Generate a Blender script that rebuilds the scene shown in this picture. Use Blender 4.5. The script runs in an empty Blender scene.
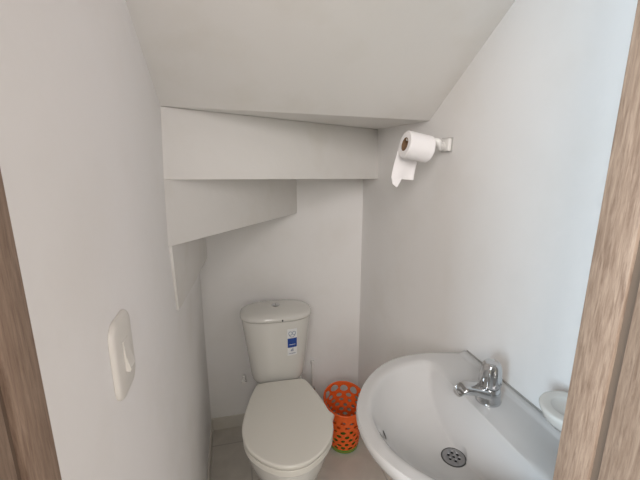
import bpy, bmesh, math, random
from mathutils import Vector, Matrix
PI = math.pi
random.seed(4)
S = bpy.context.scene
C = S.collection

# ---------------------------------------------------------------- camera
YAW, PITCH = math.radians(13.572), math.radians(13.179)
cam = bpy.data.cameras.new('camera')
cam.sensor_fit = 'HORIZONTAL'; cam.sensor_width = 36.0
cam.lens = 363.0 / 640 * 36; cam.clip_start = 0.01
co = bpy.data.objects.new('camera', cam); C.objects.link(co)
co.location = (0, 0, 1.45)
co.rotation_euler = (PI / 2 - PITCH, 0, -YAW)
S.camera = co

# ---------------------------------------------------------------- light
W = bpy.data.worlds.new('world'); S.world = W; W.use_nodes = True
bg = W.node_tree.nodes['Background']
bg.inputs[0].default_value = (1.0, 0.94, 0.74, 1)
bg.inputs[1].default_value = 0.60

def area(name, loc, target, size, size_y, power, col):
    l = bpy.data.lights.new(name, 'AREA'); l.shape = 'RECTANGLE'
    l.size = size; l.size_y = size_y; l.energy = power; l.color = col
    o = bpy.data.objects.new(name, l); C.objects.link(o); o.location = loc
    o.rotation_euler = (Vector(target) - Vector(loc)).to_track_quat('-Z', 'Y').to_euler()
    return o
area('window_daylight', (-1.55, -0.8, 1.75), (0.655, 0.65, 1.4), 0.8, 1.0, 74, (0.70, 0.86, 0.99))
area('hall_light', (-0.5, -1.3, 2.1), (0.3, 0.8, 1.2), 1.0, 1.0, 46, (1.0, 0.94, 0.915))
area('hall_fill_right', (1.1, -1.2, 1.7), (-0.1, 0.8, 1.2), 1.0, 1.0, 13.5, (1.0, 0.88, 0.95))  # unseen fill added on the right to balance the wall tones

S.view_settings.view_transform = 'Standard'
S.view_settings.look = 'None'
S.view_settings.gamma = 1
S.view_settings.use_curve_mapping = False
S.view_settings.exposure = -0.04

# ---------------------------------------------------------------- materials
def mat(name, col, rough=0.5, metal=0.0, bump=None, var=None, spec=0.5, coat=0.0):
    """bump=(scale, strength, distance); var=(scale, colour2, lo, hi)"""
    m = bpy.data.materials.new(name); m.use_nodes = True
    nt = m.node_tree; N = nt.nodes; L = nt.links
    p = N['Principled BSDF']
    p.inputs['Base Color'].default_value = (*col, 1)
    p.inputs['Roughness'].default_value = rough
    p.inputs['Metallic'].default_value = metal
    p.inputs['Specular IOR Level'].default_value = spec
    p.inputs['Coat Weight'].default_value = coat
    tc = N.new('ShaderNodeTexCoord')
    if var:
        n = N.new('ShaderNodeTexNoise'); n.inputs['Scale'].default_value = var[0]
        n.inputs['Detail'].default_value = 5
        L.new(tc.outputs['Object'], n.inputs['Vector'])
        r = N.new('ShaderNodeValToRGB')
        r.color_ramp.elements[0].position = var[2]; r.color_ramp.elements[1].position = var[3]
        r.color_ramp.elements[0].color = (*col, 1); r.color_ramp.elements[1].color = (*var[1], 1)
        L.new(n.outputs['Fac'], r.inputs['Fac']); L.new(r.outputs['Color'], p.inputs['Base Color'])
    if bump:
        n = N.new('ShaderNodeTexNoise'); n.inputs['Scale'].default_value = bump[0]
        n.inputs['Detail'].default_value = 4
        L.new(tc.outputs['Object'], n.inputs['Vector'])
        b = N.new('ShaderNodeBump'); b.inputs['Strength'].default_value = bump[1]
        b.inputs['Distance'].default_value = bump[2]
        L.new(n.outputs['Fac'], b.inputs['Height']); L.new(b.outputs['Normal'], p.inputs['Normal'])
    return m

def wood(name, c1, c2, c3):
    m = bpy.data.materials.new(name); m.use_nodes = True
    nt = m.node_tree; N = nt.nodes; L = nt.links; p = N['Principled BSDF']
    p.inputs['Roughness'].default_value = 0.55
    tc = N.new('ShaderNodeTexCoord')
    mp = N.new('ShaderNodeMapping'); mp.inputs['Scale'].default_value = (120, 120, 10)
    L.new(tc.outputs['Object'], mp.inputs['Vector'])
    n1 = N.new('ShaderNodeTexNoise'); n1.inputs['Scale'].default_value = 2.2; n1.inputs['Detail'].default_value = 8
    n1.inputs['Roughness'].default_value = 0.7; n1.inputs['Distortion'].default_value = 0.4
    L.new(mp.outputs['Vector'], n1.inputs['Vector'])
    mp2 = N.new('ShaderNodeMapping'); mp2.inputs['Scale'].default_value = (30, 30, 4.5)
    L.new(tc.outputs['Object'], mp2.inputs['Vector'])
    wv = N.new('ShaderNodeTexNoise'); wv.inputs['Scale'].default_value = 1.6; wv.inputs['Distortion'].default_value = 1.2
    wv.inputs['Detail'].default_value = 3
    L.new(mp2.outputs['Vector'], wv.inputs['Vector'])
    r1 = N.new('ShaderNodeValToRGB')
    r1.color_ramp.elements[0].position = 0.32; r1.color_ramp.elements[0].color = (*c1, 1)
    r1.color_ramp.elements[1].position = 0.66; r1.color_ramp.elements[1].color = (*c2, 1)
    L.new(n1.outputs['Fac'], r1.inputs['Fac'])
    r2 = N.new('ShaderNodeValToRGB')
    r2.color_ramp.elements[0].position = 0.40; r2.color_ramp.elements[0].color = (0, 0, 0, 1)
    r2.color_ramp.elements[1].position = 0.70; r2.color_ramp.elements[1].color = (1, 1, 1, 1)
    L.new(wv.outputs['Fac'], r2.inputs['Fac'])
    mx = N.new('ShaderNodeMix'); mx.data_type = 'RGBA'
    L.new(r2.outputs['Color'], mx.inputs[0])
    L.new(r1.outputs['Color'], mx.inputs[6]); mx.inputs[7].default_value = (*c3, 1)
    sc = N.new('ShaderNodeMath'); sc.operation = 'MULTIPLY'; sc.inputs[1].default_value = 0.55
    L.new(r2.outputs['Color'], sc.inputs[0]); L.new(sc.outputs[0], mx.inputs[0])
    L.new(mx.outputs[2], p.inputs['Base Color'])
    b = N.new('ShaderNodeBump'); b.inputs['Strength'].default_value = 0.35; b.inputs['Distance'].default_value = 0.0008
    L.new(n1.outputs['Fac'], b.inputs['Height']); L.new(b.outputs['Normal'], p.inputs['Normal'])
    return m

def tiles(name, col, col2, grout, sx, sy, ox, oy, gw=0.0035):
    m = bpy.data.materials.new(name); m.use_nodes = True
    nt = m.node_tree; N = nt.nodes; L = nt.links; p = N['Principled BSDF']
    tc = N.new('ShaderNodeTexCoord')
    mp = N.new('ShaderNodeMapping'); mp.inputs['Location'].default_value = (-ox, -oy, 0)
    L.new(tc.outputs['Object'], mp.inputs['Vector'])
    bk = N.new('ShaderNodeTexBrick'); bk.offset = 0.0
    bk.inputs['Scale'].default_value = 1.0
    bk.inputs['Brick Width'].default_value = sx; bk.inputs['Row Height'].default_value = sy
    bk.inputs['Mortar Size'].default_value = gw; bk.inputs['Mortar Smooth'].default_value = 0.1
    L.new(mp.outputs['Vector'], bk.inputs['Vector'])
    n = N.new('ShaderNodeTexNoise'); n.inputs['Scale'].default_value = 6; n.inputs['Detail'].default_value = 5
    n.inputs['Distortion'].default_value = 1.5
    L.new(tc.outputs['Object'], n.inputs['Vector'])
    r = N.new('ShaderNodeValToRGB')
    r.color_ramp.elements[0].position = 0.35; r.color_ramp.elements[0].color = (*col, 1)
    r.color_ramp.elements[1].position = 0.7; r.color_ramp.elements[1].color = (*col2, 1)
    L.new(n.outputs['Fac'], r.inputs['Fac'])
    L.new(r.outputs['Color'], bk.inputs['Color1']); L.new(r.outputs['Color'], bk.inputs['Color2'])
    bk.inputs['Mortar'].default_value = (*grout, 1)
    L.new(bk.outputs['Color'], p.inputs['Base Color'])
    p.inputs['Roughness'].default_value = 0.28
    b = N.new('ShaderNodeBump'); b.invert = True; b.inputs['Strength'].default_value = 0.5; b.inputs['Distance'].default_value = 0.001
    L.new(bk.outputs['Fac'], b.inputs['Height']); L.new(b.outputs['Normal'], p.inputs['Normal'])
    return m

M_WALL = mat('painted_plaster', (0.83, 0.82, 0.81), 0.75, bump=(9, 0.45, 0.006), var=(5, (0.80, 0.785, 0.765), 0.5, 0.75), spec=0.25)
M_STAIR = mat('painted_render', (0.76, 0.745, 0.72), 0.8, bump=(12, 0.35, 0.006), var=(7, (0.72, 0.70, 0.66), 0.52, 0.8), spec=0.2)
M_FLOOR = tiles('floor_tile', (0.50, 0.47, 0.42), (0.58, 0.545, 0.49), (0.40, 0.37, 0.34), 0.60, 0.60, 0.62, 0.45)
M_SKIRT = tiles('skirting_tile', (0.58, 0.55, 0.50), (0.64, 0.61, 0.56), (0.40, 0.37, 0.34), 0.60, 3, 0.62, -1, 0.002)
M_WOOD = wood('oak_laminate', (0.16, 0.10, 0.068), (0.37, 0.27, 0.20), (0.25, 0.17, 0.12))
M_SEAL = mat('brown_seal', (0.15, 0.105, 0.075), 0.7)
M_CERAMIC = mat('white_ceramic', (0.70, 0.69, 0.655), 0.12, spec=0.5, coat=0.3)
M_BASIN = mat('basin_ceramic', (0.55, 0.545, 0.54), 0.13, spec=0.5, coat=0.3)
M_SEAT = mat('seat_plastic', (0.76, 0.74, 0.68), 0.28, bump=(40, 0.05, 0.001))
M_WHITE = mat('white_plastic', (0.82, 0.81, 0.79), 0.35)
M_SWITCH = mat('ivory_plastic', (0.70, 0.68, 0.635), 0.4)
M_CHROME = mat('chrome', (0.60, 0.61, 0.62), 0.14, metal=1.0)
M_STEEL = mat('brushed_steel', (0.36, 0.36, 0.37), 0.42, metal=0.85)
M_DARK = mat('dark_hole', (0.02, 0.02, 0.025), 0.8)
M_RUBBER = mat('dark_rubber', (0.06, 0.06, 0.06), 0.6)
M_ORANGE = mat('orange_plastic', (0.86, 0.13, 0.015), 0.38)
M_GREEN = mat('green_plastic', (0.10, 0.30, 0.035), 0.4)
M_PAPER = mat('tissue_paper', (0.84, 0.82, 0.82), 0.95, bump=(260, 0.25, 0.0006), spec=0.1)
M_CARD = mat('cardboard', (0.20, 0.12, 0.065), 0.85)
M_STICK = mat('white_label', (0.80, 0.81, 0.82), 0.4)
M_BLUE = mat('blue_ink', (0.012, 0.06, 0.30), 0.4)
M_INK = mat('grey_blue_ink', (0.22, 0.27, 0.38), 0.5)
M_DIRT = mat('grey_silicone', (0.33, 0.32, 0.30), 0.6)

# ---------------------------------------------------------------- helpers
def obj(name, bm, m, parent=None, smooth=True, kind=None, label=None, cat=None, group=None, angle=40, recalc=True):
    if recalc: bmesh.ops.recalc_face_normals(bm, faces=bm.faces)
    me = bpy.data.meshes.new(name); bm.to_mesh(me); bm.free()
    for mm in (m if isinstance(m, (list, tuple)) else [m]): me.materials.append(mm)
    if smooth:
        me.polygons.foreach_set('use_smooth', [True] * len(me.polygons))
        me.set_sharp_from_angle(angle=math.radians(angle))
    o = bpy.data.objects.new(name, me); C.objects.link(o)
    if parent: o.parent = parent
    tagit(o, label, cat, group, kind)
    return o

def tagit(o, label=None, cat=None, group=None, kind=None):
    if label: o['label'] = label
    if cat: o['category'] = cat
    if group: o['group'] = group
    if kind: o['kind'] = kind

def thing(name, label, cat, loc=(0, 0, 0), rotz=0.0):
    o = bpy.data.objects.new(name, None); C.objects.link(o)
    o.empty_display_size = 0.05
    o.location = loc; o.rotation_euler = (0, 0, rotz)
    tagit(o, label, cat); return o

def add_box(bm, a, b, bevel=0.0, seg=2):
    r = bmesh.ops.create_cube(bm, size=1.0)
    vs = r['verts']
    for v in vs:
        v.co = Vector([(a[i] + b[i]) / 2 + v.co[i] * (b[i] - a[i]) for i in range(3)])
    if bevel:
        es = list({e for v in vs for e in v.link_edges})
        bmesh.ops.bevel(bm, geom=es, offset=bevel, segments=seg, profile=0.5, affect='EDGES')

def add_rings(bm, rings, close0=True, close1=True):
    """rings: list of equally long closed loops of points"""
    R = [[bm.verts.new(p) for p in r] for r in rings]
    n = len(R[0])
    for a, b in zip(R, R[1:]):
        for i in range(n):
            bm.faces.new((a[i], a[(i + 1) % n], b[(i + 1) % n], b[i]))
    if close0: bm.faces.new(R[0][::-1])
    if close1: bm.faces.new(R[-1])
    return R

def circ(cx, cy, z, r, n=48, ry=None):
    ry = r if ry is None else ry
    return [Vector((cx + r * math.cos(2 * PI * i / n), cy + ry * math.sin(2 * PI * i / n), z)) for i in range(n)]

def add_tube(bm, pts, rad, n=20, caps=True):
    pts = [Vector(p) for p in pts]
    rr = rad if isinstance(rad, (list, tuple)) else [rad] * len(pts)
    rings = []; prev = None
    for i, p in enumerate(pts):
        t = (pts[min(i + 1, len(pts) - 1)] - pts[max(i - 1, 0)]).normalized()
        if prev is None:
            u = t.orthogonal().normalized()
        else:
            u = (prev - t * prev.dot(t)).normalized()
        prev = u; v = t.cross(u)
        rings.append([p + (u * math.cos(2 * PI * k / n) + v * math.sin(2 * PI * k / n)) * rr[i] for k in range(n)])
    add_rings(bm, rings, caps, caps)

def crom(pts, n=8, closed=False):
    out = []; m = len(pts); P = [Vector(p) for p in pts]
    for i in range(m if closed else m - 1):
        if closed: a, b, c, d = P[(i - 1) % m], P[i], P[(i + 1) % m], P[(i + 2) % m]
        else: a, b, c, d = P[max(i - 1, 0)], P[i], P[i + 1], P[min(i + 2, m - 1)]
        for k in range(n):
            t = k / n
            out.append(0.5 * ((2 * b) + (c - a) * t + (2 * a - 5 * b + 4 * c - d) * t * t + (3 * b - a - 3 * c + d) * t ** 3))
    if not closed: out.append(P[-1])
    return out

def sm(a, b, x):
    t = min(1, max(0, (x - a) / (b - a))); return t * t * (3 - 2 * t)

def mesh_copy(bm, m4): bmesh.ops.transform(bm, matrix=m4, verts=bm.verts); return bm

# ================================================================ THE ROOM
XL, XR, YB, YF = -0.174, 0.655, 1.77, 0.335
def grid_quad(bm, p00, p10, p11, p01, n=1):
    p00, p10, p11, p01 = map(Vector, (p00, p10, p11, p01))
    V = [[bm.verts.new((p00.lerp(p10, i / n)).lerp(p01.lerp(p11, i / n), j / n)) for i in range(n + 1)] for j in range(n + 1)]
    for j in range(n):
        for i in range(n):
            bm.faces.new((V[j][i], V[j][i + 1], V[j + 1][i + 1], V[j + 1][i]))

T = 0.08
bm = bmesh.new(); add_box(bm, (-1.6, -1.6, -0.05), (XR + T, YB + T, 0)); obj('floor', bm, M_FLOOR, smooth=False, kind='structure')
bm = bmesh.new(); add_box(bm, (XL - T, YF, 0), (XL, YB + T, 2.4)); obj('wall_left', bm, M_WALL, smooth=False, kind='structure')
bm = bmesh.new(); add_box(bm, (XR, YF, 0), (XR + T, YB + T, 2.4)); obj('wall_right', bm, M_WALL, smooth=False, kind='structure')
bm = bmesh.new(); add_box(bm, (XL, YB, 0), (XR, YB + T, 2.4)); obj('wall_back', bm, M_WALL, smooth=False, kind='structure')
# front wall with the doorway the photograph is taken from
JL, JR, YO = -0.172, 0.42, 0.12
bm = bmesh.new()
add_box(bm, (-1.3, YO, 0), (JL - 0.03, YF, 2.4)); add_box(bm, (JR + 0.03, YO, 0), (1.3, YF, 2.4))
add_box(bm, (JL - 0.03, YO, 1.98), (JR + 0.03, YF, 2.4))
obj('wall_front', bm, M_WALL, smooth=False, kind='structure')

# sloped underside of the stair flight, slightly twisted, with a real thickness
bm = bmesh.new()
Lt, Lb = (XL, YF, 1.998), (XL, 1.100, 1.578)
Rt, Rb = (XR, YF, 2.11), (XR, 1.152, 1.562)
n = 16
def bil(i, j, dz=0):
    a = Vector(Lt).lerp(Vector(Rt), i / n); b = Vector(Lb).lerp(Vector(Rb), i / n)
    p = a.lerp(b, j / n); p.z += dz; return p
V = [[bm.verts.new(bil(i, j)) for i in range(n + 1)] for j in range(n + 1)]
for j in range(n):
    for i in range(n): bm.faces.new((V[j][i], V[j][i + 1], V[j + 1][i + 1], V[j + 1][i]))
# flat soffit behind the slope, then up and back over the top
top = 2.4
vb = [bm.verts.new((XL + (XR - XL) * i / n, YB, Lb[2] + (Rb[2] - Lb[2]) * i / n)) for i in range(n + 1)]
vt = [bm.verts.new((XL + (XR - XL) * i / n, YB, top)) for i in range(n + 1)]
vf = [bm.verts.new((XL + (XR - XL) * i / n, YF, top)) for i in range(n + 1)]
for i in range(n):
    bm.faces.new((V[n][i], V[n][i + 1], vb[i + 1], vb[i]))
    bm.faces.new((vb[i], vb[i + 1], vt[i + 1], vt[i]))
    bm.faces.new((vt[i], vt[i + 1], vf[i + 1], vf[i]))
    bm.faces.new((vf[i], vf[i + 1], V[0][i + 1], V[0][i]))
obj('ceiling', bm, M_STAIR, kind='structure', angle=14)

def prism(name, low, high, bev=0.003):
    """low, high: matching closed loops of (x, y, z)"""
    bm = bmesh.new()
    a = [bm.verts.new(p) for p in low]; b = [bm.verts.new(p) for p in high]
    k = len(low)
    bm.faces.new(a[::-1]); bm.faces.new(b)
    for i in range(k): bm.faces.new((a[i], a[(i + 1) % k], b[(i + 1) % k], b[i]))
    bm.edges.ensure_lookup_table()
    low_e = [e for e in bm.edges if set(e.verts) == {a[0], a[1]}]
    bmesh.ops.bevel(bm, geom=low_e, offset=bev, segments=2, profile=0.5, affect='EDGES')
    return obj(name, bm, M_STAIR, kind='structure')
prism('trim_1', [(XL, 1.042, 1.386), (XR, 1.578, 1.343), (XR, YB, 1.343), (XL, YB, 1.386)],
      [(XL, 1.099, 1.577), (XR, 1.598, 1.561), (XR, YB, 1.561), (XL, YB, 1.577)])
prism('trim_2', [(XL, 1.012, 1.209), (0.309, YB, 1.168), (XL, YB, 1.20)],
      [(XL, 1.043, 1.3858), (0.309, YB, 1.361), (XL, YB, 1.3858)])
prism('trim_3', [(XL, 1.050, 1.010), (-0.168, 1.049, 1.010), (-0.146, 1.45, 0.985), (-0.134, YB, 0.965), (XL, YB, 0.965)],
      [(XL, 1.020, 1.2085), (-0.166, 1.020, 1.2085), (-0.144, 1.45, 1.2), (-0.132, YB, 1.195), (XL, YB, 1.1995)], 0.002)

# tiled skirtings
bm = bmesh.new(); add_box(bm, (XL, YB - 0.008, 0), (XR, YB, 0.072), 0.001, 1); obj('baseboard_back', bm, M_SKIRT, smooth=False, kind='structure')
bm = bmesh.new(); add_box(bm, (XL, YF, 0), (XL + 0.008, YB - 0.008, 0.072), 0.001, 1); obj('baseboard_left', bm, M_SKIRT, smooth=False, kind='structure')
bm = bmesh.new(); add_box(bm, (XR - 0.008, YF, 0), (XR, YB - 0.008, 0.072), 0.001, 1); obj('baseboard_right', bm, M_SKIRT, smooth=False, kind='structure')

# oak door frame: stop, groove with seal, jamb on each side, head over
df = thing('door_1', 'oak laminate door frame around the doorway, grey-brown vertical grain', 'door frame', ((JL + JR) / 2, 0.22, 0))
df['kind'] = 'structure'
cx = df.location.x; cy = df.location.y
for s, x in ((-1, JL), (1, JR)):
    def jb(a, b, y0, y1, bev):
        bm = bmesh.new(); xa, xb = x + s * a - cx, x + s * b - cx
        add_box(bm, (min(xa, xb), y0 - cy, 0), (max(xa, xb), y1 - cy, 1.98), bev, 2); return bm
    obj('door_stop', jb(0, 0.03, 0.290, YF, 0.0015), M_WOOD, df)
    obj('jamb', jb(0, 0.03, YO - 0.012, 0.279, 0.0015), M_WOOD, df)
    obj('groove_seal', jb(0.005, 0.0299, 0.2791, 0.2899, 0), M_SEAL, df, label='dark brown seal strip in the groove of the frame')
bm = bmesh.new(); add_box(bm, (JL - cx + 0.0001, YO - 0.012 - cy, 1.95), (JR - cx - 0.0001, YF - cy, 1.9799), 0.0015)
obj('head', bm, M_WOOD, df)
for s, x in ((-1, JL), (1, JR)):
    bm = bmesh.new(); xa, xb = x + s * 0.0301 - cx, x + s * 0.09 - cx
    add_box(bm, (min(xa, xb), YO - 0.012 - cy, 0), (max(xa, xb), YO - 0.0002 - cy, 2.04), 0.002); obj('casing', bm, M_WOOD, df)

# ================================================================ TOILET
to = thing('toilet', 'white close-coupled toilet with its lid closed against the back wall', 'toilet', (0.180, 1.66, 0), math.radians(-2.0))
# local frame: origin under the tank centre, -y towards the door, x to the right
HALF = [(0.0, -0.648), (0.035, -0.643), (0.065, -0.630), (0.110, -0.597), (0.152, -0.545), (0.172, -0.490), (0.177, -0.43), (0.171, -0.375), (0.160, -0.320),
        (0.146, -0.265), (0.130, -0.215), (0.118, -0.182), (0.104, -0.164), (0.070, -0.158), (0.0, -0.157)]
def outline(z, sw=1.0, yf=-0.648, yb=-0.157, ins=0.0, bump=0.0, wb=None):
    """closed lid-shaped outline; wb widens the back end into a block"""
    half = []
    for x, y in HALF:
        t = (y + 0.648) / (0.648 - 0.157)
        yy = yf + (yb - yf) * t
        xx = x * sw
        if wb is not None: xx = xx + (min(x / 0.104, 1.0) * wb - xx) * sm(0.35, 0.85, t)
        half.append((xx, yy))
    pts = [(x, y) for x, y in half] + [(-x, y) for x, y in half[-2:0:-1]]
    c = crom([(x, y, z) for x, y in pts], 5, True)
    cy_ = (yf + yb) / 2; out = []
    for p in c:
        q = Vector((p.x, p.y - cy_, 0)); l = max(q.length, 1e-6); q = q * (1 - ins / l)
        b = bump * math.exp(-((p.y + 0.428) / 0.017) ** 2) if p.x > 0.1 else 0
        out.append(Vector((q.x + b, q.y + cy_, z)))
    return out
# pedestal and bowl
bm = bmesh.new()
B = lambda z, sw, yf, wb, yb=0.05: outline(z, sw, yf, yb, 0, 0, wb)
add_rings(bm, [B(0, .60, -.50, .095), B(.018, .61, -.505, .098), B(.035, .58, -.49, .092), B(.10, .57, -.485, .088), B(.17, .64, -.52, .09),
    B(.23, .84, -.585, .095), B(.28, .95, -.622, .102), B(.325, .985, -.636, .108), B(.36, .99, -.640, .112), B(.371, .985, -.640, .112), B(.377, .95, -.628, .108), B(.378, .80, -.58, .09)])
obj('bowl', bm, M_CERAMIC, to, angle=60)
def slab(z0, z1, ins, r, dome=0.0, bump=0.0):
    bm = bmesh.new()
    R = [outline(z0, ins=ins + r, bump=bump), outline(z0 + r * .4, ins=ins + r * .2, bump=bump)]
    for k in range(6):
        a = PI / 2 * k / 5; R.append(outline(z1 - r + r * math.sin(a), ins=ins + r * (1 - math.cos(a)), bump=bump))
    base = outline(0, ins=ins + r, bump=bump)
    for f in (0.93, 0.7, 0.4, 0.15):
        R.append([Vector((p.x * f, -0.40 + (p.y + 0.40) * f, z1 + dome * (1 - f * f))) for p in base])
    add_rings(bm, R); return bm
obj('seat', slab(0.379, 0.4032, 0.002, 0.003), M_SEAT, to, angle=60)
lid = obj('lid', slab(0.4036, 0.426, 0.0, 0.0075, 0.002, 0.014), M_SEAT, to, angle=60)
for s in (-1, 1):
    bm = bmesh.new(); add_tube(bm, [(s * 0.072 - 0.022, -0.148, 0.3915), (s * 0.072 + 0.022, -0.148, 0.3915)], 0.0135, 20)
    obj('hinge', bm, M_SEAT, to)
# tank
TZ0, TZ1 = 0.3785, 0.713
TCX, TCY, TE = -0.006, -0.050, 2.7
def tank_wd(z):
    t = (z - TZ0) / (TZ1 - TZ0)
    w = 0.122 + 0.0405 * t; d = 0.080 + 0.020 * t
    q = max(0.0, 1 - (z - TZ0) / 0.035); r = 0.030 * (1 - math.sqrt(max(0, 1 - q * q)))
    return w - r, d - r * 0.6
def tank_front(x, z, grow=0.0):
    w, d = tank_wd(z); w += grow; d += grow; x -= TCX
    return TCY - d * (max(0.0, 1 - abs(x / w) ** TE)) ** (1 / TE)
def tank_ring(z, grow=0.0, wd=None, n=88):
    w, d = wd or tank_wd(z); w += grow; d += grow; out = []
    for i in range(n):
        a = 2 * PI * i / n; c, s = math.cos(a), math.sin(a)
        out.append(Vector((TCX + w * math.copysign(abs(c) ** (2 / TE), c), TCY + d * math.copysign(abs(s) ** (2 / TE), s), z)))
    return out
bm = bmesh.new()
rr = [tank_ring(TZ0 + dz) for dz in (0, 0.002, 0.005, 0.010, 0.016, 0.024, 0.035)]
for k in range(1, 13): rr.append(tank_ring(TZ0 + 0.035 + (TZ1 - TZ0 - 0.035) * k / 12))
add_rings(bm, rr); tank = obj('tank', bm, M_CERAMIC, to, angle=60)
bm = bmesh.new(); W1, D1 = tank_wd(TZ1)
R = [tank_ring(TZ1 + 0.0005, -0.004, (W1, D1)), tank_ring(TZ1 + 0.004, -0.0035, (W1, D1)), tank_ring(TZ1 + 0.0045, 0.004, (W1, D1)), tank_ring(TZ1 + 0.008, 0.006, (W1, D1)), tank_ring(TZ1 + 0.016, 0.0055, (W1, D1)),
     tank_ring(TZ1 + 0.023, 0.002, (W1, D1)), tank_ring(TZ1 + 0.029, -0.006, (W1, D1))]
for f in (0.87, 0.75, 0.6, 0.4, 0.2, 0.08):
    R.append([Vector((TCX + (p.x - TCX) * f, TCY + (p.y - TCY) * f, TZ1 + 0.029 + 0.016 * (1 - f * f) ** 0.8)) for p in tank_ring(0, 0, (W1, D1))])
add_rings(bm, R); tl = obj('tank_lid', bm, M_CERAMIC, to, angle=60)
# a mounting plate between bowl and wall carries the tank back to the wall
bm = bmesh.new(); zb = TZ1 + 0.0435
add_rings(bm, [circ(TCX, TCY, zb - 0.004, 0.021), circ(TCX, TCY, zb + 0.001, 0.021), circ(TCX, TCY, zb + 0.003, 0.019), circ(TCX, TCY, zb + 0.0025, 0.016), circ(TCX, TCY, zb + 0.004, 0.0145), circ(TCX, TCY, zb + 0.005, 0.008)])
bt = obj('flush_button', bm, M_CHROME, to, label='round chrome flush button')
bm = bmesh.new(); add_box(bm, (TCX - 0.0006, TCY - 0.013, zb + 0.002), (TCX + 0.0006, TCY + 0.013, zb + 0.0056)); obj('button_split', bm, M_DARK, bt)
# little dark notch and faint print along the front lip of the tank lid
def lipf(x): return TCY - ((D1 + 0.006) * (max(0, 1 - abs((x - TCX) / (W1 + 0.006)) ** TE)) ** (1 / TE))
bm = bmesh.new(); add_box(bm, (0.012, lipf(0.015) - 0.001, TZ1 + 0.006), (0.019, lipf(0.015) + 0.004, TZ1 + 0.016), 0.001)
obj('lip_notch', bm, M_RUBBER, tl)
bm = bmesh.new()
for k in range(11):
    x = -0.058 + k * 0.006
    h = random.choice((0.0022, 0.003, 0.0026)); y = lipf(x)
    add_box(bm, (x, y - 0.0006, TZ1 + 0.010), (x + 0.0036, y + 0.002, TZ1 + 0.010 + h))
obj('lip_print', bm, mat('pale_print', (0.45, 0.44, 0.42), 0.5), tl)
# sticker on the tank front
def patch(x0, x1, z0, z1, off, nx=8, nz=4, tilt=0.0):
    bm = bmesh.new(); G = {}
    zc = (z0 + z1) / 2
    for s, o in ((0, off), (1, off - 0.0004)):
        for j in range(nz + 1):
            for i in range(nx + 1):
                x = x0 + (x1 - x0) * i / nx; z = z0 + (z1 - z0) * j / nz
                G[s, i, j] = bm.verts.new((x, tank_front(x, z) - o - 0.0, z))
    for j in range(nz):
        for i in range(nx):
            bm.faces.new((G[0, i, j], G[0, i + 1, j], G[0, i + 1, j + 1], G[0, i, j + 1]))
            bm.faces.new((G[1, i, j], G[1, i, j + 1], G[1, i + 1, j + 1], G[1, i + 1, j]))
    for i in range(nx):
        bm.faces.new((G[0, i, 0], G[1, i, 0], G[1, i + 1, 0], G[0, i + 1, 0])); bm.faces.new((G[0, i, nz], G[0, i + 1, nz], G[1, i + 1, nz], G[1, i, nz]))
    for j in range(nz):
        bm.faces.new((G[0, 0, j], G[0, 0, j + 1], G[1, 0, j + 1], G[1, 0, j])); bm.faces.new((G[0, nx, j], G[1, nx, j], G[1, nx, j + 1], G[0, nx, j + 1]))
    return bm
SX0, SX1, SZ0, SZ1 = 0.036, 0.082, 0.537, 0.675
st = obj('sticker', patch(SX0, SX1, SZ0, SZ1, 0.0012), M_STICK, tank, label='white label with a blue square')
blue = obj('sticker_square', patch(SX0 + 0.001, SX1 - 0.001, 0.579, 0.627, 0.0018), M_BLUE, tank, label='blue square printed on the label')
bm = bmesh.new()
def tank_line(pts, r=0.0009):
    add_tube(bm, [(x, tank_front(x, z) - 0.0026, z) for x, z in pts], r, 6)
mx = (SX0 + SX1) / 2
for cxx in (-0.0085, 0.0085):
    tank_line([(mx + cxx + 0.008 * math.cos(2 * PI * k / 16), 0.653 + 0.009 * math.sin(2 * PI * k / 16)) for k in range(17)], 0.0012)
tank_line([(mx - 0.014, 0.644), (mx - 0.006, 0.634), (mx + 0.006, 0.634), (mx + 0.014, 0.644)], 0.0012)
obj('ring_emblem', bm, M_INK, tank)
bm = bmesh.new(); tank_line([(mx - 0.007, 0.561), (mx - 0.002, 0.568), (mx + 0.003, 0.573), (mx + 0.004, 0.561), (mx - 0.007, 0.561)], 0.0018)
obj('small_emblem', bm, M_INK, tank)
bm = bmesh.new(); tank_line([(mx - 0.016 + 0.0016 * k, 0.547 + (0.004 if k % 3 == 1 else 0) - (0.002 if k % 4 == 3 else 0)) for k in range(21)], 0.0008)
obj('small_print', bm, M_INK, tank)
bm = bmesh.new(); tank_line([(mx - 0.014 + k * 0.0028, 0.594 + 0.0010 * (k % 2)) for k in range(11)], 0.0012)
obj('square_print', bm, M_STICK, tank)
# bolt caps at the back of the bowl
for s in (-1, 1):
    bm = bmesh.new(); add_rings(bm, [circ(s * 0.075, -0.33, 0.0, 0.011, 20), circ(s * 0.075, -0.33, 0.05, 0.011, 20), circ(s * 0.075, -0.33, 0.058, 0.007, 20)])
    obj('bolt_cap', bm, M_WHITE, to)

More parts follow.
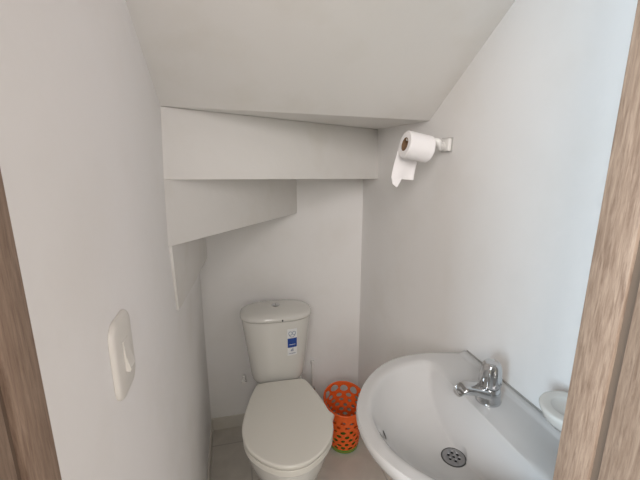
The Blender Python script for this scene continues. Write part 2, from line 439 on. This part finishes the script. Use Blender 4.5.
# water inlet on the right behind the tank, small valve on the left
wv = thing('water_pipe', 'thin white upright water pipe on the back wall right of the toilet tank', 'pipe', (0.379, YB - 0.018, 0))
bm = bmesh.new(); add_tube(bm, [(0, 0, 0.16), (0, 0, 0.335)], 0.0075, 16); obj('tube', bm, M_WHITE, wv)
bm = bmesh.new(); add_tube(bm, [(0, 0.0175, 0.18), (0, -0.02, 0.18)], 0.012, 20); add_tube(bm, [(0, -0.02, 0.18), (0, -0.034, 0.18)], 0.008, 16); obj('fitting', bm, M_CHROME, wv)
bm = bmesh.new(); add_tube(bm, [(0, 0, 0.330), (0, 0, 0.350)], 0.0095, 16); obj('cap', bm, M_WHITE, wv)
sv = thing('shutoff_valve', 'small white shutoff valve on the back wall left of the toilet tank', 'valve', (0.008, YB, 0.30))
bm = bmesh.new(); add_tube(bm, [(0, -0.001, 0), (0, -0.055, 0)], 0.009, 16); obj('stub', bm, M_WHITE, sv)
bm = bmesh.new(); add_tube(bm, [(0, -0.045, -0.012), (0, -0.045, 0.030)], 0.008, 16); obj('body', bm, M_WHITE, sv)
bm = bmesh.new(); add_tube(bm, [(0, -0.055, 0), (0, -0.070, 0)], 0.013, 12); obj('knob', bm, M_WHITE, sv)

# ================================================================ BASIN
BCY, RIM = 0.62, 0.878
sk = thing('wash_basin', 'white wall-hung ceramic wash basin on the right wall', 'sink', (0.653, BCY, 0.80))
oz = Vector((0.653, BCY, 0.80))
def sym(half):
    a = [(x, d) for x, d in half]; b = [(x, -d) for x, d in half[::-1] if d > 1e-6]
    return a + b
def dense(pts, closed=True): return [(p.x, p.y) for p in crom([(x, y, 0) for x, y in pts], 10, closed)]
outer_l = [(0.242, 0.0), (0.247, 0.05), (0.268, 0.105), (0.305, 0.160), (0.353, 0.206), (0.405, 0.238), (0.46, 0.254), (0.546, 0.254), (0.652, 0.232)]
oc = dense([(x, -d) for x, d in outer_l[::-1]] + outer_l[1:], False)           # open curve, ends at the wall
outer_poly = oc
inner_half = [(0.276, 0.0), (0.283, 0.055), (0.303, 0.098), (0.325, 0.13), (0.353, 0.160), (0.39, 0.187), (0.43, 0.204), (0.475, 0.212), (0.508, 0.206), (0.522, 0.185), (0.527, 0.15), (0.528, 0.08), (0.528, 0.0)]
inner_poly = dense([(x, -d) for x, d in inner_half[:0:-1]] + inner_half[:-1], True)
CXB = 0.43
def cast(poly, ang):
    dx, dy = math.cos(ang), math.sin(ang); best = None
    m = len(poly)
    for i in range(m):
        x1, y1 = poly[i]; x2, y2 = poly[(i + 1) % m]
        x1 -= CXB; x2 -= CXB; ex, ey = x2 - x1, y2 - y1
        den = dx * ey - dy * ex
        if abs(den) < 1e-12: continue
        t = (x1 * ey - y1 * ex) / den; u = (x1 * dy - y1 * dx) / den
        if t > 0 and -1e-9 <= u <= 1 + 1e-9: best = t if best is None else max(best, t)
    return (CXB + dx * best, dy * best)
NA = 192
ca = math.atan2(0.232, 0.652 - CXB)
angs = sorted([2 * PI * i / NA for i in range(NA)] + [ca, 2 * PI - ca])
O = [cast(outer_poly, a) for a in angs]; I = [cast(inner_poly, a) for a in angs]
DR = Vector((0.462, -0.014)); DZ = 0.774
def P3(x, dy, z): return Vector((x, BCY + dy, z)) - oz
def under(s, z, push=0.0): return [P3(0.6519 - (0.652 - x) * s, d * s, z) for x, d in O]
def mixr(t, zf):
    out = []
    for (x1, y1), (x2, y2) in zip(O, I):
        x = x1 + (x2 - x1) * t; y = y1 + (y2 - y1) * t; out.append(P3(x, y, zf(x, y)))
    return out
def deckz(x, y, base): return base + 0.007 * sm(0.628, 0.636, x)
rings = [under(0.10, 0.715), under(0.30, 0.72), under(0.50, 0.735), under(0.70, 0.765), under(0.86, 0.80), under(0.955, 0.832), under(0.985, 0.845),
         under(0.997, 0.858), under(1.0, 0.866), under(0.998, RIM - 0.005), under(0.990, RIM - 0.0015 )]
for t in (0.08, 0.125, 0.16, 0.19, 0.23, 0.35, 0.5, 0.7, 0.85):
    rings.append(mixr(t, lambda x, y, t=t: deckz(x, y, RIM) - (0.0015 if t > 0.8 else 0)))
for i in range(len(rings[10])):   # keep the wall lip raised at the very edge too
    if rings[10][i].x + oz.x > 0.64: rings[10][i].z += 0.006; rings[9][i].z += 0.004
prof = [(0.0, RIM - 0.004), (0.02, RIM - 0.008), (0.05, RIM - 0.016), (0.09, RIM - 0.026), (0.15, RIM - 0.039), (0.23, RIM - 0.053), (0.33, RIM - 0.067), (0.45, RIM - 0.079), (0.6, RIM - 0.089), (0.75, RIM - 0.096), (0.88, RIM - 0.1), (0.97, RIM - 0.103), (1.0, RIM - 0.104)]
def pz(k):
    for (k0, z0), (k1, z1) in zip(prof, prof[1:]):
        if k <= k1: return z0 + (z1 - z0) * (k - k0) / (k1 - k0)
    return prof[-1][1]
oval_half = [(x, d) for x, d in inner_half[:8]] + [(0.52, 0.214), (0.56, 0.196), (0.595, 0.160), (0.622, 0.105), (0.632, 0.05), (0.634, 0.0)]
oval_poly = dense([(x, -d) for x, d in oval_half[:0:-1]] + oval_half[:-1], True)
def ray_len(poly, ox, oy, ang):
    dx, dy = math.cos(ang), math.sin(ang); best = 0; m = len(poly)
    for i in range(m):
        x1, y1 = poly[i]; x2, y2 = poly[(i + 1) % m]
        x1 -= ox; x2 -= ox; y1 -= oy; y2 -= oy; ex, ey = x2 - x1, y2 - y1
        den = dx * ey - dy * ex
        if abs(den) < 1e-12: continue
        t = (x1 * ey - y1 * ex) / den; u = (x1 * dy - y1 * dx) / den
        if t > 0 and -1e-9 <= u <= 1 + 1e-9: best = max(best, t)
    return best
def bowl_z(x, y):
    dx, dy = x - DR.x, y - DR.y; d = math.hypot(dx, dy)
    full = ray_len(oval_poly, DR.x, DR.y, math.atan2(dy, dx))
    k = 1 - max(0, d - 0.027) / (full - 0.027)
    floor_z = pz(min(1, max(0, k)))
    back = RIM - 0.004 - max(0, 0.527 - x) * 2.1
    h = 0.006                                   # soft blend of the two surfaces
    t = min(1, max(0, 0.5 + 0.5 * (back - floor_z) / h))
    return floor_z + (back - floor_z) * t + h * t * (1 - t)
def inner_ring(k, dz=None):
    out = []
    for (x, y), a in zip(I, angs):
        tx = DR.x + 0.027 * math.cos(a); ty = DR.y + 0.027 * math.sin(a)
        px_, py_ = x + (tx - x) * k, y + (ty - y) * k
        out.append(P3(px_, py_, min(RIM - 0.003, bowl_z(px_, py_)) if dz is None else dz))
    return out
for i in range(41):
    rings.append(inner_ring((i / 40) ** 1.25))
rings.append(inner_ring(1.0, RIM - 0.125))
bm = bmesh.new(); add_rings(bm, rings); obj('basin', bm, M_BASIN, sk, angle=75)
zd = RIM - 0.104
# drain grate with seven real holes
dl = Vector((DR.x, BCY + DR.y, zd)) - oz
bm = bmesh.new(); add_rings(bm, [circ(dl.x, dl.y, dl.z, 0.0252, 64), circ(dl.x, dl.y, dl.z + 0.0016, 0.0252, 64), circ(dl.x, dl.y, dl.z + 0.0022, 0.0242, 64)])
dg = obj('drain_grate', bm, M_STEEL, sk, angle=30, label='round steel drain grate with seven holes')
cb = bmesh.new()
for hx, hy in [(0, 0)] + [(0.0120 * math.cos(k * PI / 3 + 0.3), 0.0120 * math.sin(k * PI / 3 + 0.3)) for k in range(6)]:
    add_rings(cb, [circ(dl.x + hx, dl.y + hy, dl.z - 0.01, 0.0034, 20), circ(dl.x + hx, dl.y + hy, dl.z + 0.01, 0.0034, 20)])
cutter = obj('cutter', cb, M_DARK, sk)
bo = dg.modifiers.new('holes', 'BOOLEAN'); bo.operation = 'DIFFERENCE'; bo.object = cutter; bo.solver = 'EXACT'
bpy.context.view_layer.update()
nm = bpy.data.meshes.new_from_object(dg.evaluated_get(bpy.context.evaluated_depsgraph_get()))
dg.modifiers.clear(); dg.data = nm; bpy.data.objects.remove(cutter)
bm = bmesh.new(); add_rings(bm, [circ(dl.x, dl.y, dl.z - 0.008, 0.0250), circ(dl.x, dl.y, dl.z - 0.005, 0.0250)]); obj('drain_well', bm, M_DARK, dg)
bm = bmesh.new()
rr = []
for k in range(49):
    a = 2 * PI * k / 48; rr.append((dl.x + 0.0266 * math.cos(a), dl.y + 0.0266 * math.sin(a), dl.z + 0.0006))
add_tube(bm, rr, 0.0014, 8, False); obj('drain_gasket', bm, M_RUBBER, dg)
# overflow slit in the front wall of the bowl
def bowl_pt(a, k):
    i = min(range(len(angs)), key=lambda q: abs(angs[q] - a % (2 * PI)))
    z = None
    for (k0, z0), (k1, z1) in zip(prof, prof[1:]):
        if k0 <= k <= k1: z = z0 + (z1 - z0) * (k - k0) / max(1e-9, k1 - k0); break
    x, y = I[i]; tx = DR.x + 0.027 * math.cos(angs[i]); ty = DR.y + 0.027 * math.sin(angs[i])
    return P3(x + (tx - x) * k, y + (ty - y) * k, z + 0.0004)
bm = bmesh.new(); add_tube(bm, [bowl_pt(PI - 0.30 + 0.035 * j, 0.17) for j in range(7)], [0.0006, 0.0016, 0.0021, 0.0022, 0.0021, 0.0016, 0.0006], 10)
obj('overflow_slot', bm, mat('slot_shadow_gap', (0.10, 0.095, 0.09), 0.7), sk, label='narrow dark overflow slot')
# silicone bead along the wall
bm = bmesh.new(); add_tube(bm, [P3(0.6535, -0.226, RIM + 0.006), P3(0.6535, 0.226, RIM + 0.006)], 0.0022, 8); obj('silicone_bead', bm, M_DIRT, sk, label='thin grey sealant line along the wall')
# waste pipe under the bowl
bm = bmesh.new()
w0 = Vector((DR.x, BCY + DR.y, 0)) - Vector((oz.x, oz.y, 0))
pts = [(w0.x, w0.y, 0.735 - 0.8), (w0.x, w0.y, 0.60 - 0.8), (w0.x + 0.012, w0.y, 0.565 - 0.8), (w0.x + 0.04, w0.y, 0.552 - 0.8), (w0.x + 0.068, w0.y, 0.565 - 0.8), (w0.x + 0.08, w0.y, 0.60 - 0.8), (w0.x + 0.09, w0.y, 0.63 - 0.8), (w0.x + 0.115, w0.y, 0.64 - 0.8), (-0.001, w0.y, 0.64 - 0.8)]
add_tube(bm, crom(pts, 5), 0.017, 20); obj('waste_trap', bm, M_WHITE, sk)

# ---- faucet (stands on the basin deck)
fx, fy = 0.570, 0.645
fa = thing('faucet', 'chrome pillar tap with a ribbed knob and short spout on the basin deck', 'faucet', (fx, fy, RIM + 0.0002))
bm = bmesh.new()
add_rings(bm, [circ(0, 0, 0, 0.0285, 40), circ(0, 0, 0.003, 0.0292, 40), circ(0, 0, 0.007, 0.0275, 40), circ(0, 0, 0.020, 0.0262, 40), circ(0, 0, 0.032, 0.0250, 40), circ(0, 0, 0.038, 0.022, 40), circ(0, 0, 0.041, 0.015, 40)])
obj('body', bm, M_CHROME, fa)
bm = bmesh.new()
def oval(cx, cz, hw, hh, tilt, n=24):
    out = []
    for i in range(n):
        a = 2 * PI * i / n; u = hw * math.copysign(abs(math.cos(a)) ** 0.7, math.cos(a)); v = hh * math.copysign(abs(math.sin(a)) ** 0.7, math.sin(a))
        out.append(Vector((cx - v * math.sin(tilt), u, cz + v * math.cos(tilt))))
    return out
# local spout runs towards -x
add_rings(bm, [oval(-0.004, 0.022, 0.024, 0.0165, 0.0), oval(-0.020, 0.027, 0.0230, 0.0155, 0.08), oval(-0.036, 0.033, 0.0205, 0.0135, 0.10), oval(-0.052, 0.038, 0.0188, 0.0120, 0.06),
               oval(-0.064, 0.040, 0.0180, 0.0112, -0.02), oval(-0.072, 0.040, 0.0176, 0.0105, -0.25), oval(-0.078, 0.037, 0.0168, 0.0095, -0.65), oval(-0.081, 0.032, 0.0158, 0.0080, -1.1), oval(-0.0805, 0.0295, 0.014, 0.006, -1.35)])
sp = obj('spout', bm, M_CHROME, fa, angle=50)
bm = bmesh.new()
def flute(z, r, amp, n=96): return [Vector((math.cos(2 * PI * i / n) * (r + amp * math.cos(8 * 2 * PI * i / n)), math.sin(2 * PI * i / n) * (r + amp * math.cos(8 * 2 * PI * i / n)), z)) for i in range(n)]
add_rings(bm, [flute(0.038, 0.018, 0.0), flute(0.041, 0.0232, 0.0004), flute(0.046, 0.0245, 0.0012), flute(0.066, 0.0235, 0.0013), flute(0.086, 0.0212, 0.0012), flute(0.095, 0.0198, 0.0008), flute(0.100, 0.0170, 0.0002), flute(0.101, 0.014, 0), flute(0.0997, 0.0125, 0), flute(0.0997, 0.004, 0)])
obj('knob', bm, M_CHROME, fa, angle=60)
fa.rotation_euler = (0, 0, math.radians(-3)); fa.scale = (1.0, 1.0, 1.0)

# ================================================================ SOAP DISH (round, on the right wall)
sd = thing('soap_dish', 'white round ceramic soap dish on the right wall above the near end of the basin', 'soap dish', (0.592, 0.458, 0.966))
bm = bmesh.new(); n = 56
K = 1.12
add_rings(bm, [circ(0, 0, z, r * K, n) for z, r in ((-0.012, 0.022), (-0.010, 0.030), (0.004, 0.0405), (0.018, 0.0465), (0.0235, 0.0478), (0.0265, 0.0465), (0.027, 0.043), (0.0268, 0.031), (0.0264, 0.030), (0.0248, 0.0285), (0.0244, 0.012))])
obj('dish', bm, M_CERAMIC, sd, angle=60)
bm = bmesh.new(); add_box(bm, (0.036, -0.028, -0.012), (0.0625, 0.028, 0.022), 0.005, 3); obj('wall_mount', bm, M_CERAMIC, sd, angle=60)

# ================================================================ TOILET PAPER AND HOLDER
RC = Vector((0.5440, 1.020, 1.4735)); RR = 0.0400
hd = thing('paper_holder', 'white toilet paper holder arm with a square plate on the right wall', 'toilet paper holder', (XR, 1.035, 1.480))
ho = Vector((XR, 1.035, 1.480))
bm = bmesh.new(); add_box(bm, (-0.014, -0.027, -0.019), (-0.0016, 0.027, 0.019), 0.004, 3); obj('wall_plate', bm, M_WHITE, hd)
bm = bmesh.new(); add_box(bm, (-0.0016, -0.030, -0.022), (-0.0002, 0.030, 0.022), 0.0004, 1); obj('plate_shadow', bm, mat('plate_shadow_grey', (0.58, 0.57, 0.55), 0.6), hd, label='grey shadow edge painted in around the plate')  # thin grey sheet stands in for the shadow around the wall plate
bm = bmesh.new()
add_tube(bm, crom([(-0.010, 0.004, -0.002), (-0.022, -0.002, -0.005), (-0.034, -0.014, -0.006), (-0.044, -0.026, 0.000), (-0.052, -0.029, 0.010), (-0.058, -0.020, 0.012)], 6), [0.0125] * 8 + [0.0112] * 8 + [0.0098] * 8 + [0.0085] * 7, 20)
obj('arm', bm, M_WHITE, hd)
bm = bmesh.new(); add_tube(bm, [(-0.058, -0.020, 0.010), (-0.145, -0.016, 0.0170)], 0.0062, 20); obj('bar', bm, M_WHITE, hd)

rl = thing('toilet_paper_roll', 'white toilet paper roll on the holder, brown core facing out', 'toilet paper', tuple(RC))
def ringx(x, r, n=56): return [Vector((x, r * math.cos(2 * PI * i / n), r * math.sin(2 * PI * i / n))) for i in range(n)]
HL = 0.0402
rl.rotation_euler = (0, math.radians(11), math.radians(-1))
bm = bmesh.new()
R = [ringx(-HL, 0.0200), ringx(-HL, RR - 0.003), ringx(-HL + 0.003, RR), ringx(HL - 0.003, RR), ringx(HL, RR - 0.003), ringx(HL, 0.0200)]
R = add_rings(bm, R, False, False)
for i in range(len(R[0])): bm.faces.new((R[-1][i], R[-1][(i + 1) % len(R[0])], R[0][(i + 1) % len(R[0])], R[0][i]))
obj('paper', bm, M_PAPER, rl)
bm = bmesh.new()
R = add_rings(bm, [ringx(-HL - 0.0004, 0.0172), ringx(-HL - 0.0004, 0.01995), ringx(HL + 0.0004, 0.01995), ringx(HL + 0.0004, 0.0172)], False, False)
for i in range(len(R[0])): bm.faces.new((R[-1][i], R[-1][(i + 1) % len(R[0])], R[0][(i + 1) % len(R[0])], R[0][i]))
obj('core', bm, M_CARD, rl, label='brown cardboard core')
# loose sheet hanging from the back of the roll, torn corner folded
bm = bmesh.new(); nx, nz = 14, 16; G = {}
def sheet(u, v):
    x = -HL + 0.003 + (2 * HL - 0.006) * u
    if v < 0.2:
        a = v / 0.2 * PI * 0.38
        y = (RR + 0.0006) * math.cos(PI * 0.38 - a); z = (RR + 0.0006) * math.sin(PI * 0.38 - a)
    else:
        q = (v - 0.2) / 0.8
        ln = 0.096 + 0.008 * (1 - u) 
        y = RR + 0.0006 + 0.010 * math.sin(q * 2.2) + 0.003 * math.sin(u * 7 + q * 3) * q; z = -q * ln
    return Vector((x, y, z))
for s in (0, 1):
    for j in range(nz + 1):
        for i in range(nx + 1):
            G[s, i, j] = bm.verts.new(sheet(i / nx, j / nz) + Vector((0, 0.0008 * s, 0.0004 * s)))
for s in (0, 1):
    for j in range(nz):
        for i in range(nx):
            bm.faces.new([G[s, i, j], G[s, i + 1, j], G[s, i + 1, j + 1], G[s, i, j + 1]][::(1 if s else -1)])
for j in range(nz):
    for i in (0, nx): bm.faces.new((G[0, i, j], G[1, i, j], G[1, i, j + 1], G[0, i, j + 1]))
for i in range(nx):
    for j in (0, nz): bm.faces.new((G[0, i, j], G[1, i, j], G[1, i + 1, j], G[0, i + 1, j]))
obj('loose_sheet', bm, M_PAPER, rl, angle=60)
bm = bmesh.new()
b0 = sheet(0, 1); b1 = sheet(0.42, 1)
tri = [b0 + Vector((0, 0.0, 0.006)), b1 + Vector((0.004, 0, 0.006)), b1 + Vector((0, -0.004, -0.006)), b0 + Vector((0.022, -0.008, -0.024)), b0 + Vector((0.006, -0.005, -0.016))]
a = [bm.verts.new(p) for p in tri]; b = [bm.verts.new(p + Vector((0, 0.0012, 0))) for p in tri]
bm.faces.new(a); bm.faces.new(b[::-1])
for i in range(5): bm.faces.new((a[i], b[i], b[(i + 1) % 5], a[(i + 1) % 5]))
obj('torn_flap', bm, M_PAPER, rl)

# ================================================================ LIGHT SWITCH
ls = thing('light_switch', 'off-white light switch plate with one rocker on the left wall', 'light switch', (XL, 0.543, 1.162))
bm = bmesh.new()
def rrect(hy, hz, r, x, n=8):
    out = []
    for cyq, czq, a0 in ((hy - r, hz - r, 0), (-hy + r, hz - r, PI / 2), (-hy + r, -hz + r, PI), (hy - r, -hz + r, 3 * PI / 2)):
        for k in range(n + 1):
            a = a0 + PI / 2 * k / n; out.append(Vector((x, cyq + r * math.cos(a), czq + r * math.sin(a))))
    return out
add_rings(bm, [rrect(0.044, 0.060, 0.024, 0.0003), rrect(0.044, 0.060, 0.024, 0.004), rrect(0.042, 0.058, 0.023, 0.0065), rrect(0.036, 0.052, 0.019, 0.0078), rrect(0.015, 0.028, 0.003, 0.0084)])
obj('plate', bm, M_SWITCH, ls, angle=50)
bm = bmesh.new()
# wedge rocker: upper half pressed in, lower half standing out
prf = [(0.0083, 0.024), (0.0092, 0.023), (0.0105, 0.002), (0.0150, -0.020), (0.0138, -0.024), (0.0083, -0.024)]
a = [bm.verts.new((x, -0.0115, z)) for x, z in prf]; b = [bm.verts.new((x, 0.0115, z)) for x, z in prf]
bm.faces.new(a); bm.faces.new(b[::-1])
for i in range(len(prf)): bm.faces.new((a[i], b[i], b[(i + 1) % len(prf)], a[(i + 1) % len(prf)]))
obj('rocker', bm, M_SWITCH, ls, angle=20)

# ================================================================ BASKET
bk = thing('waste_basket', 'orange plastic waste basket with oval holes and green base beside the toilet', 'basket', (0.492, 1.514, 0))
def rimh(a):  # a: angle, PI/2 is towards the back wall
    return 0.262 + 0.026 * math.sin(a)
ZB = 0.012
def brad(z): return 0.070 + 0.034 * (z / 0.29) ** 0.9
NA_, NZ_ = 260, 84
holes = []          # (angle, z, half-width metres, half-height metres)
for k in range(8):
    a = PI / 2 + (k - 3.5) * 0.53
    holes.append((a, rimh(a) - 0.030 - 0.004 * math.cos(k * 2.3), 0.0215 + 0.002 * math.sin(k * 1.9), 0.0175 + 0.002 * math.cos(k * 2.7)))
for k in range(7):
    a = PI / 2 + (k - 3) * 0.53
    holes.append((a, 0.218, 0.0150, 0.0105))
for r_, z in enumerate((0.190, 0.163, 0.136, 0.109, 0.083, 0.058, 0.036)):
    m = 13
    for k in range(m):
        a = 2 * PI * (k + 0.5 * (r_ % 2)) / m
        holes.append((a, z + 0.003 * math.sin(k * 2.3 + r_), 0.0118 + 0.0018 * math.sin(k * 2.1 + r_), 0.0082 + 0.0014 * math.sin(k * 1.7 + r_ * 2)))
bm = bmesh.new(); G = []
def adist(a, b): return (a - b + PI) % (2 * PI) - PI
for j in range(NZ_ + 1):
    row = []
    for i in range(NA_):
        a = 2 * PI * i / NA_; z = ZB + (rimh(a) - ZB) * j / NZ_; inside = False
        for (ha, hz, hw, hh) in holes:
            if abs(z - hz) > hh * 1.5: continue
            r0 = brad(z); du = adist(a, ha) * r0 / hw; dv = (z - hz) / hh; q = math.hypot(du, dv)
            if 0.82 < q < 1.20:
                a = ha + du / q * hw / r0; z = hz + dv / q * hh
            elif q <= 0.82: inside = True
        row.append((bm.verts.new((brad(z) * math.cos(a), brad(z) * math.sin(a), z)), inside))
    G.append(row)
for j in range(NZ_):
    for i in range(NA_):
        q = (G[j][i], G[j][(i + 1) % NA_], G[j + 1][(i + 1) % NA_], G[j + 1][i])
        if any(v[1] for v in q): continue
        c = sum((v[0].co for v in q), Vector()) / 4; a = math.atan2(c.y, c.x); skip = False
        for (ha, hz, hw, hh) in holes:
            if math.hypot(adist(a, ha) * brad(c.z) / hw, (c.z - hz) / hh) < 0.97: skip = True; break
        if not skip:
            try: bm.faces.new([v[0] for v in q])
            except ValueError: pass
loose = [v for v in bm.verts if not v.link_faces]; bmesh.ops.delete(bm, geom=loose, context='VERTS')
bmesh.ops.remove_doubles(bm, verts=bm.verts, dist=1e-5)
bmesh.ops.recalc_face_normals(bm, faces=bm.faces)
bs = obj('perforated_side', bm, M_ORANGE, bk, angle=60, label='orange wall pierced with oval holes', recalc=False)
mod = bs.modifiers.new('thickness', 'SOLIDIFY'); mod.thickness = 0.0022; mod.offset = 0
bm = bmesh.new(); add_tube(bm, [((brad(rimh(a)) + 0.001) * math.cos(a), (brad(rimh(a)) + 0.001) * math.sin(a), rimh(a)) for a in [2 * PI * k / 96 for k in range(97)]], 0.0042, 10, False)
obj('rim', bm, M_ORANGE, bk)
bm = bmesh.new()
add_rings(bm, [circ(0, 0, 0.0005, 0.066, 64), circ(0, 0, 0.004, 0.0715, 64), circ(0, 0, 0.025, 0.0755, 64), circ(0, 0, 0.0255, 0.0738, 64), circ(0, 0, 0.008, 0.068, 64)])
obj('base', bm, M_GREEN, bk, label='green base')

# ================================================================ small fitting low on the right wall
pf = thing('pipe_fitting', 'small white pipe fitting low on the right wall, half hidden below the basin', 'pipe fitting', (XR, 1.228, 0.100))
bm = bmesh.new(); add_tube(bm, [(-0.0005, 0, 0), (-0.006, 0, 0)], 0.022, 28); obj('escutcheon', bm, M_WHITE, pf)
bm = bmesh.new(); add_tube(bm, [(-0.005, 0, 0), (-0.058, 0, 0)], 0.011, 20); obj('stub', bm, M_WHITE, pf)
